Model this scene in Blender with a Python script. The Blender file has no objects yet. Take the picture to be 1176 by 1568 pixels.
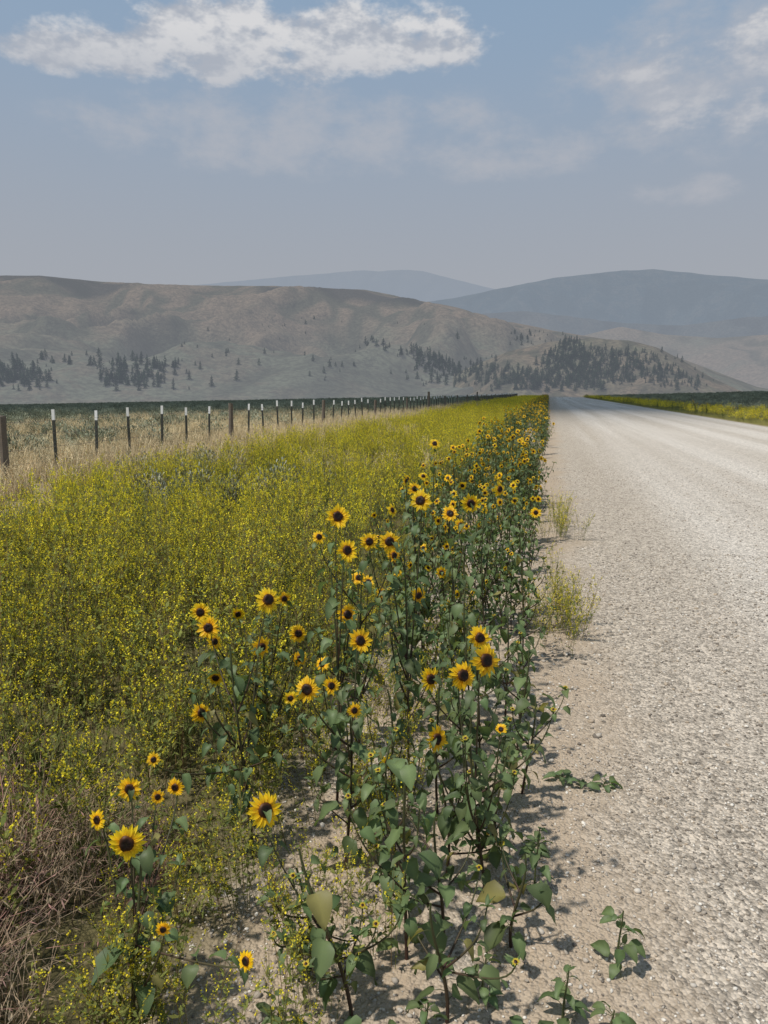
import bpy, math, random, bmesh
from mathutils import Vector, noise as mn
import numpy as np
R=random.Random(7)
S=bpy.context.scene
S.view_settings.view_transform='Standard'
S.view_settings.look='None'
S.view_settings.exposure=0
rad=math.radians

# ------------------------------------------------------------------ mesh builder
class MB:
    def __init__(s): s.v=[];s.c=[];s.f=[]
    def add(s,vs,fs,cs):
        o=len(s.v); s.v.extend(vs)
        if isinstance(cs,tuple): cs=[cs]*len(vs)
        s.c.extend(cs); s.f.extend([tuple(i+o for i in f) for f in fs])
    def mesh(s,name,mat,smooth=False):
        m=bpy.data.meshes.new(name); m.from_pydata([tuple(v) for v in s.v],[],s.f)
        a=m.color_attributes.new('Col','FLOAT_COLOR','POINT')
        arr=np.ones((len(s.c),4),dtype=np.float32); arr[:,:3]=np.array(s.c,dtype=np.float32)
        a.data.foreach_set('color',arr.ravel())
        m.materials.append(mat)
        if smooth: m.polygons.foreach_set('use_smooth',[True]*len(m.polygons))
        m.update(); return m
    def obj(s,name,mat,link=True,smooth=False,parent=None):
        o=bpy.data.objects.new(name,s.mesh(name,mat,smooth))
        if link: S.collection.objects.link(o)
        if parent: o.parent=parent
        return o

def frame(d):
    d=d.normalized(); a=Vector((0,0,1)) if abs(d.z)<.95 else Vector((1,0,0))
    u=d.cross(a).normalized(); return u,u.cross(d).normalized()
def tube(mb,pts,r0,r1,col,sides=4,col2=None):
    n=len(pts);vs=[];cs=[];fs=[]
    for i,p in enumerate(pts):
        d=(pts[min(i+1,n-1)]-pts[max(i-1,0)]); u,w=frame(d); t=i/(n-1); r=r0+(r1-r0)*t
        for k in range(sides):
            a=2*math.pi*k/sides; vs.append(p+u*(r*math.cos(a))+w*(r*math.sin(a)))
            cs.append(col if col2 is None else tuple(col[j]*(1-t)+col2[j]*t for j in range(3)))
    for i in range(n-1):
        for k in range(sides):
            k2=(k+1)%sides; fs.append((i*sides+k,i*sides+k2,(i+1)*sides+k2,(i+1)*sides+k))
    mb.add(vs,fs,cs)
def vary(c,a,rng): 
    k=1+rng.uniform(-a,a); return (c[0]*k*(1+rng.uniform(-.08,.08)),c[1]*k,c[2]*k)
LR=[(0,.05),(.08,.36),(.25,.5),(.5,.43),(.78,.2),(1,.0)]
def leaf(mb,base,d,L,W,col,rng,droop=.5,fold=.25):
    d=d.normalized(); side=d.cross(Vector((0,0,1)))
    if side.length<.1: side=Vector((1,0,0))
    side.normalize(); side=(side+Vector((rng.uniform(-.5,.5),rng.uniform(-.5,.5),rng.uniform(-.7,.7)))).normalized()
    p=base.copy(); dd=d.copy(); vs=[];cs=[];pt=0; fold=rng.uniform(.1,.6); curl=rng.uniform(-.5,.5)
    for i,(t,w) in enumerate(LR):
        step=(t-pt)*L; pt=t
        dd=(dd+Vector((0,0,-1))*droop*step/L*1.6+side*curl*step/L).normalized(); p=p+dd*step
        n=side.cross(dd).normalized(); wv=w*W
        wav=rng.uniform(-.09,.09)*W; j=rng.uniform(.82,1.15)
        vs+= [p-side*wv*j+n*(wv*fold+wav), p.copy(), p+side*wv*j+n*(wv*fold-wav)]
        k=rng.uniform(.9,1.1); cs+= [tuple(c*k for c in col),tuple(c*1.35 for c in col),tuple(c*k*.9 for c in col)]
    fs=[]
    for i in range(len(LR)-1):
        a=i*3; fs+=[(a,a+1,a+4,a+3),(a+1,a+2,a+5,a+4)]
    mb.add(vs,fs,cs)
YEL=(.94,.65,.02); ORA=(.90,.42,.01)
def head(mb,pos,n,size,rng,hi=True,yel=YEL):
    n=n.normalized(); u,w=frame(n); Rr=size/2; N=rng.randint(16,21) if hi else 13
    cup=rng.uniform(-.15,.25)
    for layer in range(2 if hi else 1):
        for k in range(N):
            if rng.random()<.04: continue
            a=2*math.pi*(k+.5*layer)/N+rng.uniform(-.12,.12); ln=Rr*rng.uniform(.74,1.1); wd=Rr*rng.uniform(.10,.15)*(1 if hi else 1.5)
            dr=u*math.cos(a)+w*math.sin(a); tn=-u*math.sin(a)+w*math.cos(a)
            bend=rng.uniform(-.32,.18)+cup; tw=rng.uniform(-.6,.6)
            vs=[];cs=[]
            for j,(t,ww) in enumerate([(.3,.55),(.55,1.),(.8,.85),(1.,.12)]):
                h=(bend*(t-.3)-.35*max(0,t-.7)**1.2*(1+tw))*Rr - layer*.03*Rr
                c=pos+dr*(ln*t)+n*h; s_=tn*wd*ww; s2=n*(tw*wd*ww*.5)
                vs+=[c-s_-s2+n*wd*.15,c-n*wd*.12,c+s_+s2+n*wd*.15]
                f=(t-.3)/.7; k_=rng.uniform(.88,1.08); cc=tuple((ORA[q]*(1-min(1,f*2.2))+yel[q]*min(1,f*2.2))*k_ for q in range(3)); cs+=[cc,tuple(x*.86 for x in cc),cc]
            fs=[]
            for j in range(3):
                b=j*3; fs+=[(b,b+1,b+4,b+3),(b+1,b+2,b+5,b+4)]
            mb.add(vs,fs,cs)
    rings=[(.43,.0,(.16,.07,.015)),(.39,.1,(.10,.035,.01)),(.27,.16,(.028,.013,.007)),(.14,.15,(.016,.009,.006))] if hi else [(.42,.02,(.08,.03,.01)),(.22,.14,(.02,.01,.006))]
    M=16 if hi else 8; vs=[];cs=[];fs=[]
    for (r,h,c) in rings:
        for k in range(M):
            a=2*math.pi*k/M; vs.append(pos+(u*math.cos(a)+w*math.sin(a))*(r*Rr*rng.uniform(.88,1.08))+n*(h*Rr+rng.uniform(-.04,.04)*Rr)); cs.append(c)
    for i in range(len(rings)-1):
        for k in range(M):
            k2=(k+1)%M; fs.append((i*M+k,i*M+k2,(i+1)*M+k2,(i+1)*M+k))
    vs.append(pos+n*.11*Rr); cs.append((.03,.02,.008)); L=len(vs)-1
    for k in range(M): fs.append(((len(rings)-1)*M+k,(len(rings)-1)*M+(k+1)%M,L))
    mb.add(vs,fs,cs)
    g=(.07,.12,.035); K=9; vs=[];cs=[];fs=[]
    for (r,h) in [(.42,-.04),(.33,-.2),(.08,-.36)]:
        for k in range(K):
            a=2*math.pi*k/K; vs.append(pos+(u*math.cos(a)+w*math.sin(a))*r*Rr+n*h*Rr); cs.append(g)
    for i in range(2):
        for k in range(K): fs.append((i*K+k,(i+1)*K+k,(i+1)*K+(k+1)%K,i*K+(k+1)%K))
    mb.add(vs,fs,cs)
    for k in range(10 if hi else 5):
        a=2*math.pi*k/(10 if hi else 5)+rng.uniform(-.2,.2); dr=u*math.cos(a)+w*math.sin(a); tn=-u*math.sin(a)+w*math.cos(a)
        b=pos+dr*.33*Rr-n*.1*Rr; mb.add([b-tn*.1*Rr,b+tn*.1*Rr,b+dr*.42*Rr-n*.12*Rr],[(0,1,2)],g)
def bez(a,b,c,d,n):
    o=[]
    for i in range(n+1):
        t=i/n; o.append(a*(1-t)**3+b*(3*t*(1-t)**2)+c*(3*t*t*(1-t))+d*t**3)
    return o
STL=(.09,.048,.037); STG=(.12,.14,.06); LF=(.108,.150,.062)
def sunflower(mb,base,heads,rng,hi=True,extra=3,leafk=1.0,top=None,big=1.0):
    if heads:
        zz=max(h[0].z for h in heads); cx=sum(h[0].x for h in heads)/len(heads); cy=sum(h[0].y for h in heads)/len(heads)
        tp=Vector(((cx*.6+base.x*.4),(cy*.6+base.y*.4),base.z+(zz-base.z)*.84))
    else: tp=top
    H=tp.z-base.z
    main=bez(base,base+Vector((rng.uniform(-.03,.03),rng.uniform(-.03,.03),H*.35)),tp-Vector((rng.uniform(-.04,.04),rng.uniform(-.04,.04),H*.3)),tp,12)
    tube(mb,main,.0056 if hi else .007,.003,STL,6 if hi else 3,STG)
    def at(z):
        for p in main:
            if p.z>=z: return p
        return main[-1]
    def leaves(pts,L0,step,L1=None):
        acc=rng.uniform(0,step); a=rng.uniform(0,6.28)
        for i in range(1,len(pts)):
            seg=(pts[i]-pts[i-1]).length; acc+=seg
            while acc>step:
                acc-=step; a+=2.4+rng.uniform(-.4,.4)
                if rng.random()<.1: continue
                t=i/len(pts); L=(L0+(((L1 or L0)-L0)*t))*rng.uniform(.5,1.3)
                d=Vector((math.cos(a),math.sin(a),rng.uniform(.0,.6)))
                b=pts[i]+d*L*.35
                tube(mb,[pts[i],pts[i]+d*L*.18+Vector((0,0,.004)),b],.0012,.0009,STG,3)
                cl=vary(LF,.32,rng)
                if rng.random()<.05: cl=(.20,.18,.06)
                leaf(mb,b,d+Vector((0,0,-.2)),L,L*rng.uniform(.48,.76),cl,rng,droop=rng.uniform(.5,2.0))
    leaves(main,.095*big,.044/leafk,.060)
    ends=[(h[0]-h[1].normalized()*h[2]*.18,h) for h in heads]
    for k in range(extra):
        a=rng.uniform(0,6.28); rr=rng.uniform(.06,.22); ends.append((base+Vector((math.cos(a)*rr,math.sin(a)*rr,H*rng.uniform(.45,.98))),None))
    for e,h in ends:
        hz=e.z-base.z
        s=at(base.z+max(.03,hz*rng.uniform(.3,.62))); d=e-s
        c1=s+Vector((d.x*.55,d.y*.55,d.z*.3)); c2=e-Vector((d.x*.1,d.y*.1,abs(d.z)*.4+.02))
        if h: c2=e-h[1].normalized()*.03-Vector((0,0,.05))
        b=bez(s,c1,c2,e,8)
        tube(mb,b,.0036 if hi else .0045,.0018 if hi else .0026,STL,4 if hi else 3,STG)
        leaves(b,.069*big,.047/leafk,.037)
        if h: head(mb,h[0],h[1],h[2],rng,hi,vary(YEL,.07,rng))
        else:
            for q in range(4):
                aa=rng.uniform(0,6.28); leaf(mb,e,Vector((math.cos(aa),math.sin(aa),.9)),.035,.016,vary(LF,.2,rng),rng,.3)
            if rng.random()<.4: head(mb,e+Vector((0,0,.012)),Vector((rng.uniform(-.3,.3),-.4,1)),.022,rng,False,(.5,.45,.05))

# ------------------------------------------------------------------ materials
def newmat(name):
    m=bpy.data.materials.new(name); m.use_nodes=True; nt=m.node_tree; nt.nodes.clear()
    out=nt.nodes.new('ShaderNodeOutputMaterial'); return m,nt,out
class NB:
    def __init__(s,nt): s.nt=nt
    def n(s,t,**k):
        x=s.nt.nodes.new(t)
        for a,b in k.items(): setattr(x,a,b)
        return x
    def put(s,sock,v):
        if hasattr(v,'is_output') or hasattr(v,'links'): s.nt.links.new(v,sock)
        elif v is not None: sock.default_value=v
    def math(s,op,a,b=None,c=None,clamp=False):
        x=s.n('ShaderNodeMath',operation=op); x.use_clamp=clamp; s.put(x.inputs[0],a)
        if b is not None: s.put(x.inputs[1],b)
        if c is not None: s.put(x.inputs[2],c)
        return x.outputs[0]
    def mix(s,f,a,b,bt='MIX'):
        x=s.n('ShaderNodeMix',data_type='RGBA',blend_type=bt); s.put(x.inputs[0],f)
        s.put(x.inputs[6],a if not isinstance(a,tuple) else (*a,1)); s.put(x.inputs[7],b if not isinstance(b,tuple) else (*b,1)); return x.outputs[2]
    def noise(s,vec,scale,det=4,rough=.55,dist=0):
        x=s.n('ShaderNodeTexNoise'); s.put(x.inputs['Vector'],vec); x.inputs['Scale'].default_value=scale; x.inputs['Detail'].default_value=det
        x.inputs['Roughness'].default_value=rough; x.inputs['Distortion'].default_value=dist; return x.outputs['Fac']
    def mr(s,v,a,b,c=0,d=1,smooth=True):
        x=s.n('ShaderNodeMapRange'); x.interpolation_type='SMOOTHSTEP' if smooth else 'LINEAR'
        s.put(x.inputs[0],v)
        for i,q in enumerate((a,b,c,d)): x.inputs[i+1].default_value=q
        return x.outputs[0]
    def vmul(s,v,t):
        x=s.n('ShaderNodeVectorMath',operation='MULTIPLY'); s.put(x.inputs[0],v); x.inputs[1].default_value=t; return x.outputs[0]
    def scale(s,v,k):
        x=s.n('ShaderNodeVectorMath',operation='SCALE'); s.put(x.inputs[0],v); s.put(x.inputs['Scale'],k); return x.outputs[0]
def foliage(name,trans=.35,rough=.55,rnd=(.7,1.25),spec=True,haze=0):
    m,nt,out=newmat(name); b=NB(nt)
    at=b.n('ShaderNodeAttribute'); at.attribute_name='Col'
    col=at.outputs['Color']
    if rnd:
        oi=b.n('ShaderNodeObjectInfo'); k=b.mr(oi.outputs['Random'],0,1,rnd[0],rnd[1],False)
        col=b.scale(col,k)
    if spec:
        p=b.n('ShaderNodeBsdfPrincipled'); b.put(p.inputs['Base Color'],col); p.inputs['Roughness'].default_value=rough; p.inputs['Specular IOR Level'].default_value=.3
    else:
        p=b.n('ShaderNodeBsdfDiffuse'); b.put(p.inputs[0],col)
    last=p
    if trans>0:
        t=b.n('ShaderNodeBsdfTranslucent'); b.put(t.inputs[0],b.vmul(col,(1.25,1.3,.7)))
        mx=b.n('ShaderNodeMixShader'); mx.inputs[0].default_value=trans
        nt.links.new(p.outputs[0],mx.inputs[1]); nt.links.new(t.outputs[0],mx.inputs[2]); last=mx
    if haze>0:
        e=b.n('ShaderNodeEmission'); e.inputs[0].default_value=(.27,.30,.35,1); mx=b.n('ShaderNodeMixShader'); mx.inputs[0].default_value=haze  # distance haze painted into the foliage as a constant emission share
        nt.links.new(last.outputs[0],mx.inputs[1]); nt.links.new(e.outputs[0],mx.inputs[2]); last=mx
    nt.links.new(last.outputs[0],out.inputs[0]); return m
M_sun=foliage('sunflower_plant_material',.34,.5,(.9,1.1))
M_fol=foliage('weed_material',.38,spec=False,rnd=(.88,1.1))
M_far=foliage('far_weed_material',0,spec=False,rnd=(.85,1.15))
M_dry=foliage('dry_grass_material',0,.7,spec=False,rnd=(.85,1.15))
M_sage=foliage('sagebrush_material',0,.7,spec=False,rnd=(.7,1.25))
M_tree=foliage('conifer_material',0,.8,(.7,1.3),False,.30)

def gravel_nodes(b,pos,X):
    vo=b.n('ShaderNodeTexVoronoi'); b.put(vo.inputs['Vector'],pos); vo.inputs['Scale'].default_value=95
    vo2=b.n('ShaderNodeTexVoronoi'); b.put(vo2.inputs['Vector'],pos); vo2.inputs['Scale'].default_value=40
    bw=b.n('ShaderNodeRGBToBW'); b.put(bw.inputs[0],vo.outputs['Color'])
    bw2=b.n('ShaderNodeRGBToBW'); b.put(bw2.inputs[0],vo2.outputs['Color'])
    v1=b.mr(bw.outputs[0],.15,.8,.58,1.3,False); v2=b.mr(bw2.outputs[0],.15,.6,.68,1.12,False)
    st=b.noise(b.vmul(pos,(1.0,.03,1)),.9,3)
    col=b.mix(b.mr(st,.36,.66,0,1),(.50,.445,.375),(.60,.55,.48))
    wv=b.math('SINE',b.math('MULTIPLY',b.math('ADD',X,b.math('MULTIPLY',st,.5)),3.3))
    col=b.mix(b.mr(wv,-.2,1,0,.35),col,(.66,.61,.54))
    loose=b.mr(b.math('ADD',X,b.math('MULTIPLY',st,1.2)),.9,3.4,.85,0)
    col=b.mix(loose,col,(.43,.37,.295))
    k=b.math('MULTIPLY',v1,v2)
    h=b.math('ADD',b.math('MULTIPLY',vo.outputs['Distance'],-.8),b.math('MULTIPLY',vo2.outputs['Distance'],-1.))
    return b.scale(col,k),h
def dirt(b,pos):
    return b.mix(b.noise(pos,9,4,.65),(.35,.27,.19),(.49,.395,.29))
m,nt,out=newmat('gravel_road_material'); M_road=m; b=NB(nt)
pos=b.n('ShaderNodeNewGeometry').outputs['Position']
sx=b.n('ShaderNodeSeparateXYZ'); b.put(sx.inputs[0],pos); gc,gh=gravel_nodes(b,pos,sx.outputs[0])
xe=b.math('ADD',sx.outputs[0],b.math('MULTIPLY',b.math('SUBTRACT',b.noise(pos,1.1,4,.65),.5),1.1))
col=b.mix(b.mr(xe,.05,.6,0.15,1),dirt(b,pos),gc)
p=b.n('ShaderNodeBsdfDiffuse'); b.put(p.inputs[0],col)
bp=b.n('ShaderNodeBump'); bp.inputs['Strength'].default_value=1; bp.inputs['Distance'].default_value=.010; b.put(bp.inputs['Height'],gh); nt.links.new(bp.outputs[0],p.inputs['Normal']); nt.links.new(p.outputs[0],out.inputs[0])

m,nt,out=newmat('ground_material'); M_ground=m; b=NB(nt)
pos=b.n('ShaderNodeNewGeometry').outputs['Position']
sx=b.n('ShaderNodeSeparateXYZ'); b.put(sx.inputs[0],pos)
X=sx.outputs[0]; Y=sx.outputs[1]; gc,gh=gravel_nodes(b,pos,X)
nw=b.math('SUBTRACT',b.noise(pos,.9,3,.65),.5)
Xn=b.math('ADD',X,b.math('MULTIPLY',nw,.9))
n6=b.noise(pos,6,4,.7)
soil=b.mix(n6,(.085,.075,.035),(.18,.155,.075))
far=b.mr(Y,12,60); soil=b.mix(far,soil,(.28,.26,.08))
tan=b.mix(n6,(.29,.235,.14),(.44,.36,.23))
sage=b.mix(b.noise(pos,.6,5,.7),(.34,.315,.21),(.21,.215,.145)); sage=b.mix(b.mr(Y,60,200),sage,(.13,.145,.085))
edge=b.mix(b.mr(nw,-.1,.14),dirt(b,pos),gc)
c=b.mix(b.mr(Xn,-1.15,-.75),soil,edge)
c=b.mix(b.mr(Xn,-6.2,-7.2),c,tan)
c=b.mix(b.mr(Xn,-9.2,-10.5),c,sage)
c=b.mix(b.mr(Xn,9.7,10.4),c,(.22,.20,.065))
c=b.mix(b.mr(Xn,13.3,15),c,sage)
p=b.n('ShaderNodeBsdfDiffuse'); b.put(p.inputs[0],c)
bp=b.n('ShaderNodeBump'); bp.inputs['Strength'].default_value=.9; bp.inputs['Distance'].default_value=.011; b.put(bp.inputs['Height'],gh); nt.links.new(bp.outputs[0],p.inputs['Normal']); nt.links.new(p.outputs[0],out.inputs[0])

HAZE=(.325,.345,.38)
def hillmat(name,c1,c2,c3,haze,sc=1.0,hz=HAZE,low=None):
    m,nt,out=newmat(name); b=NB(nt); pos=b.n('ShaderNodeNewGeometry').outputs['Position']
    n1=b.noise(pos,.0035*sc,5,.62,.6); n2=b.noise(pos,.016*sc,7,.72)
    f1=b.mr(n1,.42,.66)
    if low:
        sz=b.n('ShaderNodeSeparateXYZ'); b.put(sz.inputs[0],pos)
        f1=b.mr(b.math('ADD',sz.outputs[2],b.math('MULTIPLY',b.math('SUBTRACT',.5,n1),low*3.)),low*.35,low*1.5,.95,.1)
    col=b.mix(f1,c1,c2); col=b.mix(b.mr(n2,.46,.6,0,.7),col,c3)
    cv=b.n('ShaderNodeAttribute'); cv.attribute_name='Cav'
    col=b.mix(b.mr(cv.outputs['Fac'],.25,.75,.85,0),col,tuple(x*.5 for x in c2))  # gully shading put into the colour, along with darker drainage vegetation
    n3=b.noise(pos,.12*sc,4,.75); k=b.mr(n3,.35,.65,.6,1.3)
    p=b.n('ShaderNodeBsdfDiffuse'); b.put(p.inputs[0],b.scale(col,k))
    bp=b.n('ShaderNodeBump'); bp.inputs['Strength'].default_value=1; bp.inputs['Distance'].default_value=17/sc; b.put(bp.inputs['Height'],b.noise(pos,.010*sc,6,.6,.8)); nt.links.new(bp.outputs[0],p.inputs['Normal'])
    e=b.n('ShaderNodeEmission'); e.inputs[0].default_value=(*hz,1)  # airlight painted in as emission, one fixed share per hill layer
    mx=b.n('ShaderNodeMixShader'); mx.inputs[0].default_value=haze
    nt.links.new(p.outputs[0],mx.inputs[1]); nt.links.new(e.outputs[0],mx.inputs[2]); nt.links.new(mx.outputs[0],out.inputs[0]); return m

def simple(name,c,rough=.8,c2=None,scale=20):
    m,nt,out=newmat(name); b=NB(nt); tc=b.n('ShaderNodeTexCoord').outputs['Object']
    col=b.mix(b.noise(tc,scale,4,.7),c,c2 or tuple(x*.6 for x in c))
    p=b.n('ShaderNodeBsdfPrincipled'); b.put(p.inputs['Base Color'],col); p.inputs['Roughness'].default_value=rough; nt.links.new(p.outputs[0],out.inputs[0]); return m

# ------------------------------------------------------------------ scatter
def scatter(name,pts,rots,scls,idxs,objs):
    col=bpy.data.collections.new(name+'_variants')
    for i,o in enumerate(objs): o.name='%s_variant_%02d'%(name,i); col.objects.link(o)
    me=bpy.data.meshes.new(name); me.from_pydata([tuple(p) for p in pts],[],[])
    a=me.attributes.new('rot','FLOAT_VECTOR','POINT'); a.data.foreach_set('vector',np.array(rots,dtype=np.float32).ravel())
    a=me.attributes.new('scl','FLOAT','POINT'); a.data.foreach_set('value',np.array(scls,dtype=np.float32))
    a=me.attributes.new('idx','INT','POINT'); a.data.foreach_set('value',np.array(idxs,dtype=np.int32))
    ob=bpy.data.objects.new(name,me); S.collection.objects.link(ob)
    g=bpy.data.node_groups.new(name+'_gn','GeometryNodeTree')
    g.interface.new_socket('Geometry',in_out='INPUT',socket_type='NodeSocketGeometry'); g.interface.new_socket('Geometry',in_out='OUTPUT',socket_type='NodeSocketGeometry')
    N=g.nodes.new; L=g.links.new
    gi=N('NodeGroupInput'); go=N('NodeGroupOutput'); ip=N('GeometryNodeInstanceOnPoints'); ci=N('GeometryNodeCollectionInfo')
    ci.inputs['Collection'].default_value=col; ci.inputs['Separate Children'].default_value=True; ci.inputs['Reset Children'].default_value=True
    def na(nm,dt):
        x=N('GeometryNodeInputNamedAttribute'); x.data_type=dt; x.inputs[0].default_value=nm; return x.outputs[0]
    e=N('FunctionNodeEulerToRotation'); L(na('rot','FLOAT_VECTOR'),e.inputs[0])
    L(gi.outputs[0],ip.inputs['Points']); L(ci.outputs[0],ip.inputs['Instance']); ip.inputs['Pick Instance'].default_value=True
    L(na('idx','INT'),ip.inputs['Instance Index']); L(e.outputs[0],ip.inputs['Rotation']); L(na('scl','FLOAT'),ip.inputs['Scale']); L(ip.outputs[0],go.inputs[0])
    md=ob.modifiers.new('scatter','NODES'); md.node_group=g
    return ob

# ------------------------------------------------------------------ terrain
def gz(x,y):
    z=0.
    if x<-11: z-=.02*(min(-x,900)-11)
    if x>13: z+=.025*(min(x,400)-13)
    if y>230: z-=.03*(min(y,900)-230)
    return z
ys=sorted(set([-60,-30,-10,-5]+[i for i in range(0,60,4)]+[60,80,100,130,160,190,215,230,240,260,300,360,450,600,750,900,1500,3000,6000,14000]))
xs=sorted(set([-12000,-6000,-3000,-1500,-900,-600,-400,-250,-150,-100,-70,-45,-30,-20,-15,-11,-6,-2,-.15,2,5,9.8,11,13,20,30,50,80,120,200,400,800,1500,3000,6000,12000]))
vs=[(x,y,gz(x,y)) for y in ys for x in xs]; nx=len(xs)
fs=[(j*nx+i,j*nx+i+1,(j+1)*nx+i+1,(j+1)*nx+i) for j in range(len(ys)-1) for i in range(nx-1)]
me=bpy.data.meshes.new('ground'); me.from_pydata(vs,[],fs); me.materials.append(M_ground)
S.collection.objects.link(bpy.data.objects.new('ground',me))
rx=[-.15,.2,1.5,3,4.8,6.6,8.2,9.4,9.8]; ry=[y for y in ys if -30<=y<=900]; cr=[.006,.02,.045,.07,.08,.07,.045,.02,.006]
vs=[];fs=[]
for y in ry:
    for x,c in zip(rx,cr): vs.append((x,y,gz(x,y)+c))
k=len(rx)
for j in range(len(ry)-1):
    for i in range(k-1): fs.append((j*k+i,j*k+i+1,(j+1)*k+i+1,(j+1)*k+i))
me=bpy.data.meshes.new('gravel_road'); me.from_pydata(vs,[],fs); me.materials.append(M_road); me.polygons.foreach_set('use_smooth',[True]*len(me.polygons))
S.collection.objects.link(bpy.data.objects.new('gravel_road',me))
def roadz(x): return float(np.interp(x,rx,cr)) if -.15<=x<=9.8 else 0.

def fbm(x,y,s,o=5): return mn.fractal(Vector((x*s,y*s,3.1)),.9,2.1,o)
def ridged(x,y,s,oc=4):
    v=0;a=1
    for i in range(oc):
        v+=a*(1-abs(mn.noise(Vector((x*s,y*s,7.7+i))))*2); a*=.48; s*=2.1
    return v/1.9
def hill(name,prof,r0,r1,mat,base=-25,amp=.16,scale=.004,az0=-62,az1=42,daz=.3,nr=70,over=1.35,warp=.12):
    A=[q[0] for q in prof]; E=[q[1] for q in prof]
    azs=np.arange(az0,az1+.01,daz); rr=np.linspace(0,1,nr)
    grid=[]
    for az in azs:
        el=float(np.interp(az,A,E)); a=rad(az)
        wr=1+warp*mn.noise(Vector((az*.06,scale*900,0)))
        R1=r1*wr; col=[]
        H=R1*math.tan(rad(max(el,.02)))-base
        for t in rr:
            r=r0+(R1*over-r0)*t; tt=(r-r0)/(R1-r0)
            s=tt**.95 if tt<1 else 1-(tt-1)*.6
            x,y=r*math.sin(a),r*math.cos(a)
            fx=fbm(x,y,scale*.8,3); fy=fbm(y,x,scale*.8,3)
            wx=x+60/scale*.002*fx; wy=y+60/scale*.002*fy
            en=min(1,tt*2.5)*(1 if tt<.65 else max(0.12,1-(tt-.65)/.35))
            g1=ridged(wx*1.0,wy*.45,scale,3)-.6
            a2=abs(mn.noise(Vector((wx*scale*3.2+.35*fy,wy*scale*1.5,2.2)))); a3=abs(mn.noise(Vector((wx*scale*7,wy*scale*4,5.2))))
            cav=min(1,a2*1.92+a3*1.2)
            h=H*s+H*amp*en*g1+H*.035*en*fbm(x,y,scale*4)-H*en*(.05*(1-2*a2)+.02*(1-2*a3))
            col.append([x,y,r,h,cav])
        grid.append(col)
    ks=[]
    for az,col in zip(azs,grid):
        el=float(np.interp(az,A,E))+.03*mn.noise(Vector((az*.6,r1*.01,0)))
        tgt=math.tan(rad(max(el,-.3)))
        kk=min((tgt*c[2]-base)/max(c[3],1e-3) for c in col if c[3]>0) if el>-.2 else .0
        ks.append(max(kk,0))
    ks=np.convolve(np.pad(ks,2,'edge'),[.1,.2,.4,.2,.1],'valid')
    vs=[];cavs=[]
    for kk,col in zip(ks,grid):
        for c in col: vs.append((c[0],c[1],base+c[3]*kk)); cavs.append(c[4])
    fs=[(i*nr+j,i*nr+j+1,(i+1)*nr+j+1,(i+1)*nr+j) for i in range(len(azs)-1) for j in range(nr-1)]
    me=bpy.data.meshes.new(name); me.from_pydata(vs,[],fs); me.materials.append(mat); me.polygons.foreach_set('use_smooth',[True]*len(me.polygons)); me.update()
    at=me.attributes.new('Cav','FLOAT','POINT'); at.data.foreach_set('value',np.array(cavs,dtype=np.float32))
    o=bpy.data.objects.new(name,me); S.collection.objects.link(o)
    return (azs,np.array(vs).reshape(len(azs),nr,3))
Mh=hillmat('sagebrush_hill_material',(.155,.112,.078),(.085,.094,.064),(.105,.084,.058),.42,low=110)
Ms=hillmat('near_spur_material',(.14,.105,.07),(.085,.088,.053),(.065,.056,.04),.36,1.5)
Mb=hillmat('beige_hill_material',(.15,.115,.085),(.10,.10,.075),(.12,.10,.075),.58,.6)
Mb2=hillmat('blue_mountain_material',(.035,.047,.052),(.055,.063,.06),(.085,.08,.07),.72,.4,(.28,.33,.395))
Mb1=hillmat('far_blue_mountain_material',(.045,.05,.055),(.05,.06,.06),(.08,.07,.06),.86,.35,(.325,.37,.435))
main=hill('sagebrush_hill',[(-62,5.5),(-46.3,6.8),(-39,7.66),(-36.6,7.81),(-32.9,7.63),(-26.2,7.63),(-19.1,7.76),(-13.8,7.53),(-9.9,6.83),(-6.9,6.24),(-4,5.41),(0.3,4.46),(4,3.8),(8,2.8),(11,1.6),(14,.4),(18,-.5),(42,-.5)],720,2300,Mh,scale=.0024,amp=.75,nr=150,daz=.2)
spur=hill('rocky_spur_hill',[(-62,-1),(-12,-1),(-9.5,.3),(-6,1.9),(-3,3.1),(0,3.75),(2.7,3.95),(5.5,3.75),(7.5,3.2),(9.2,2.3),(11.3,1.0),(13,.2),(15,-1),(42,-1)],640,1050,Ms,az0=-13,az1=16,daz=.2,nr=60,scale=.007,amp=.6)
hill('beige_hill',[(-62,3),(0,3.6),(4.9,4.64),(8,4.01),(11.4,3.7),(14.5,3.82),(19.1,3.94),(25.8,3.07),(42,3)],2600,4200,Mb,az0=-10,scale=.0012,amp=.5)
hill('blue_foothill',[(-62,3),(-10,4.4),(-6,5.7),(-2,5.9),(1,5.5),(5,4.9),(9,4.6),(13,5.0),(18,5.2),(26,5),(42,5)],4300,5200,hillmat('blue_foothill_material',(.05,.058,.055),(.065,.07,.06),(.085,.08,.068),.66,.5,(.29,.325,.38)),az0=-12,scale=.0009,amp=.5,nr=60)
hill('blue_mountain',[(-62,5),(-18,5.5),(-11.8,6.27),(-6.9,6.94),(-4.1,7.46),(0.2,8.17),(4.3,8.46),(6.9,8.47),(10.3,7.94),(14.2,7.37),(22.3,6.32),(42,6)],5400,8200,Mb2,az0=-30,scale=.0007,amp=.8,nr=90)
hill('far_blue_mountain',[(-62,6),(-35,6.6),(-30.7,7.07),(-26.7,7.57),(-20.1,8.34),(-15.5,8.75),(-13.8,8.9),(-12.6,8.8),(-10.8,8.95),(-9.5,8.8),(-7,8.19),(-4.1,7.46),(0.2,6.58),(7.1,5.47),(42,4)],8800,11500,Mb1,scale=.0005,amp=.6)

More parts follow.
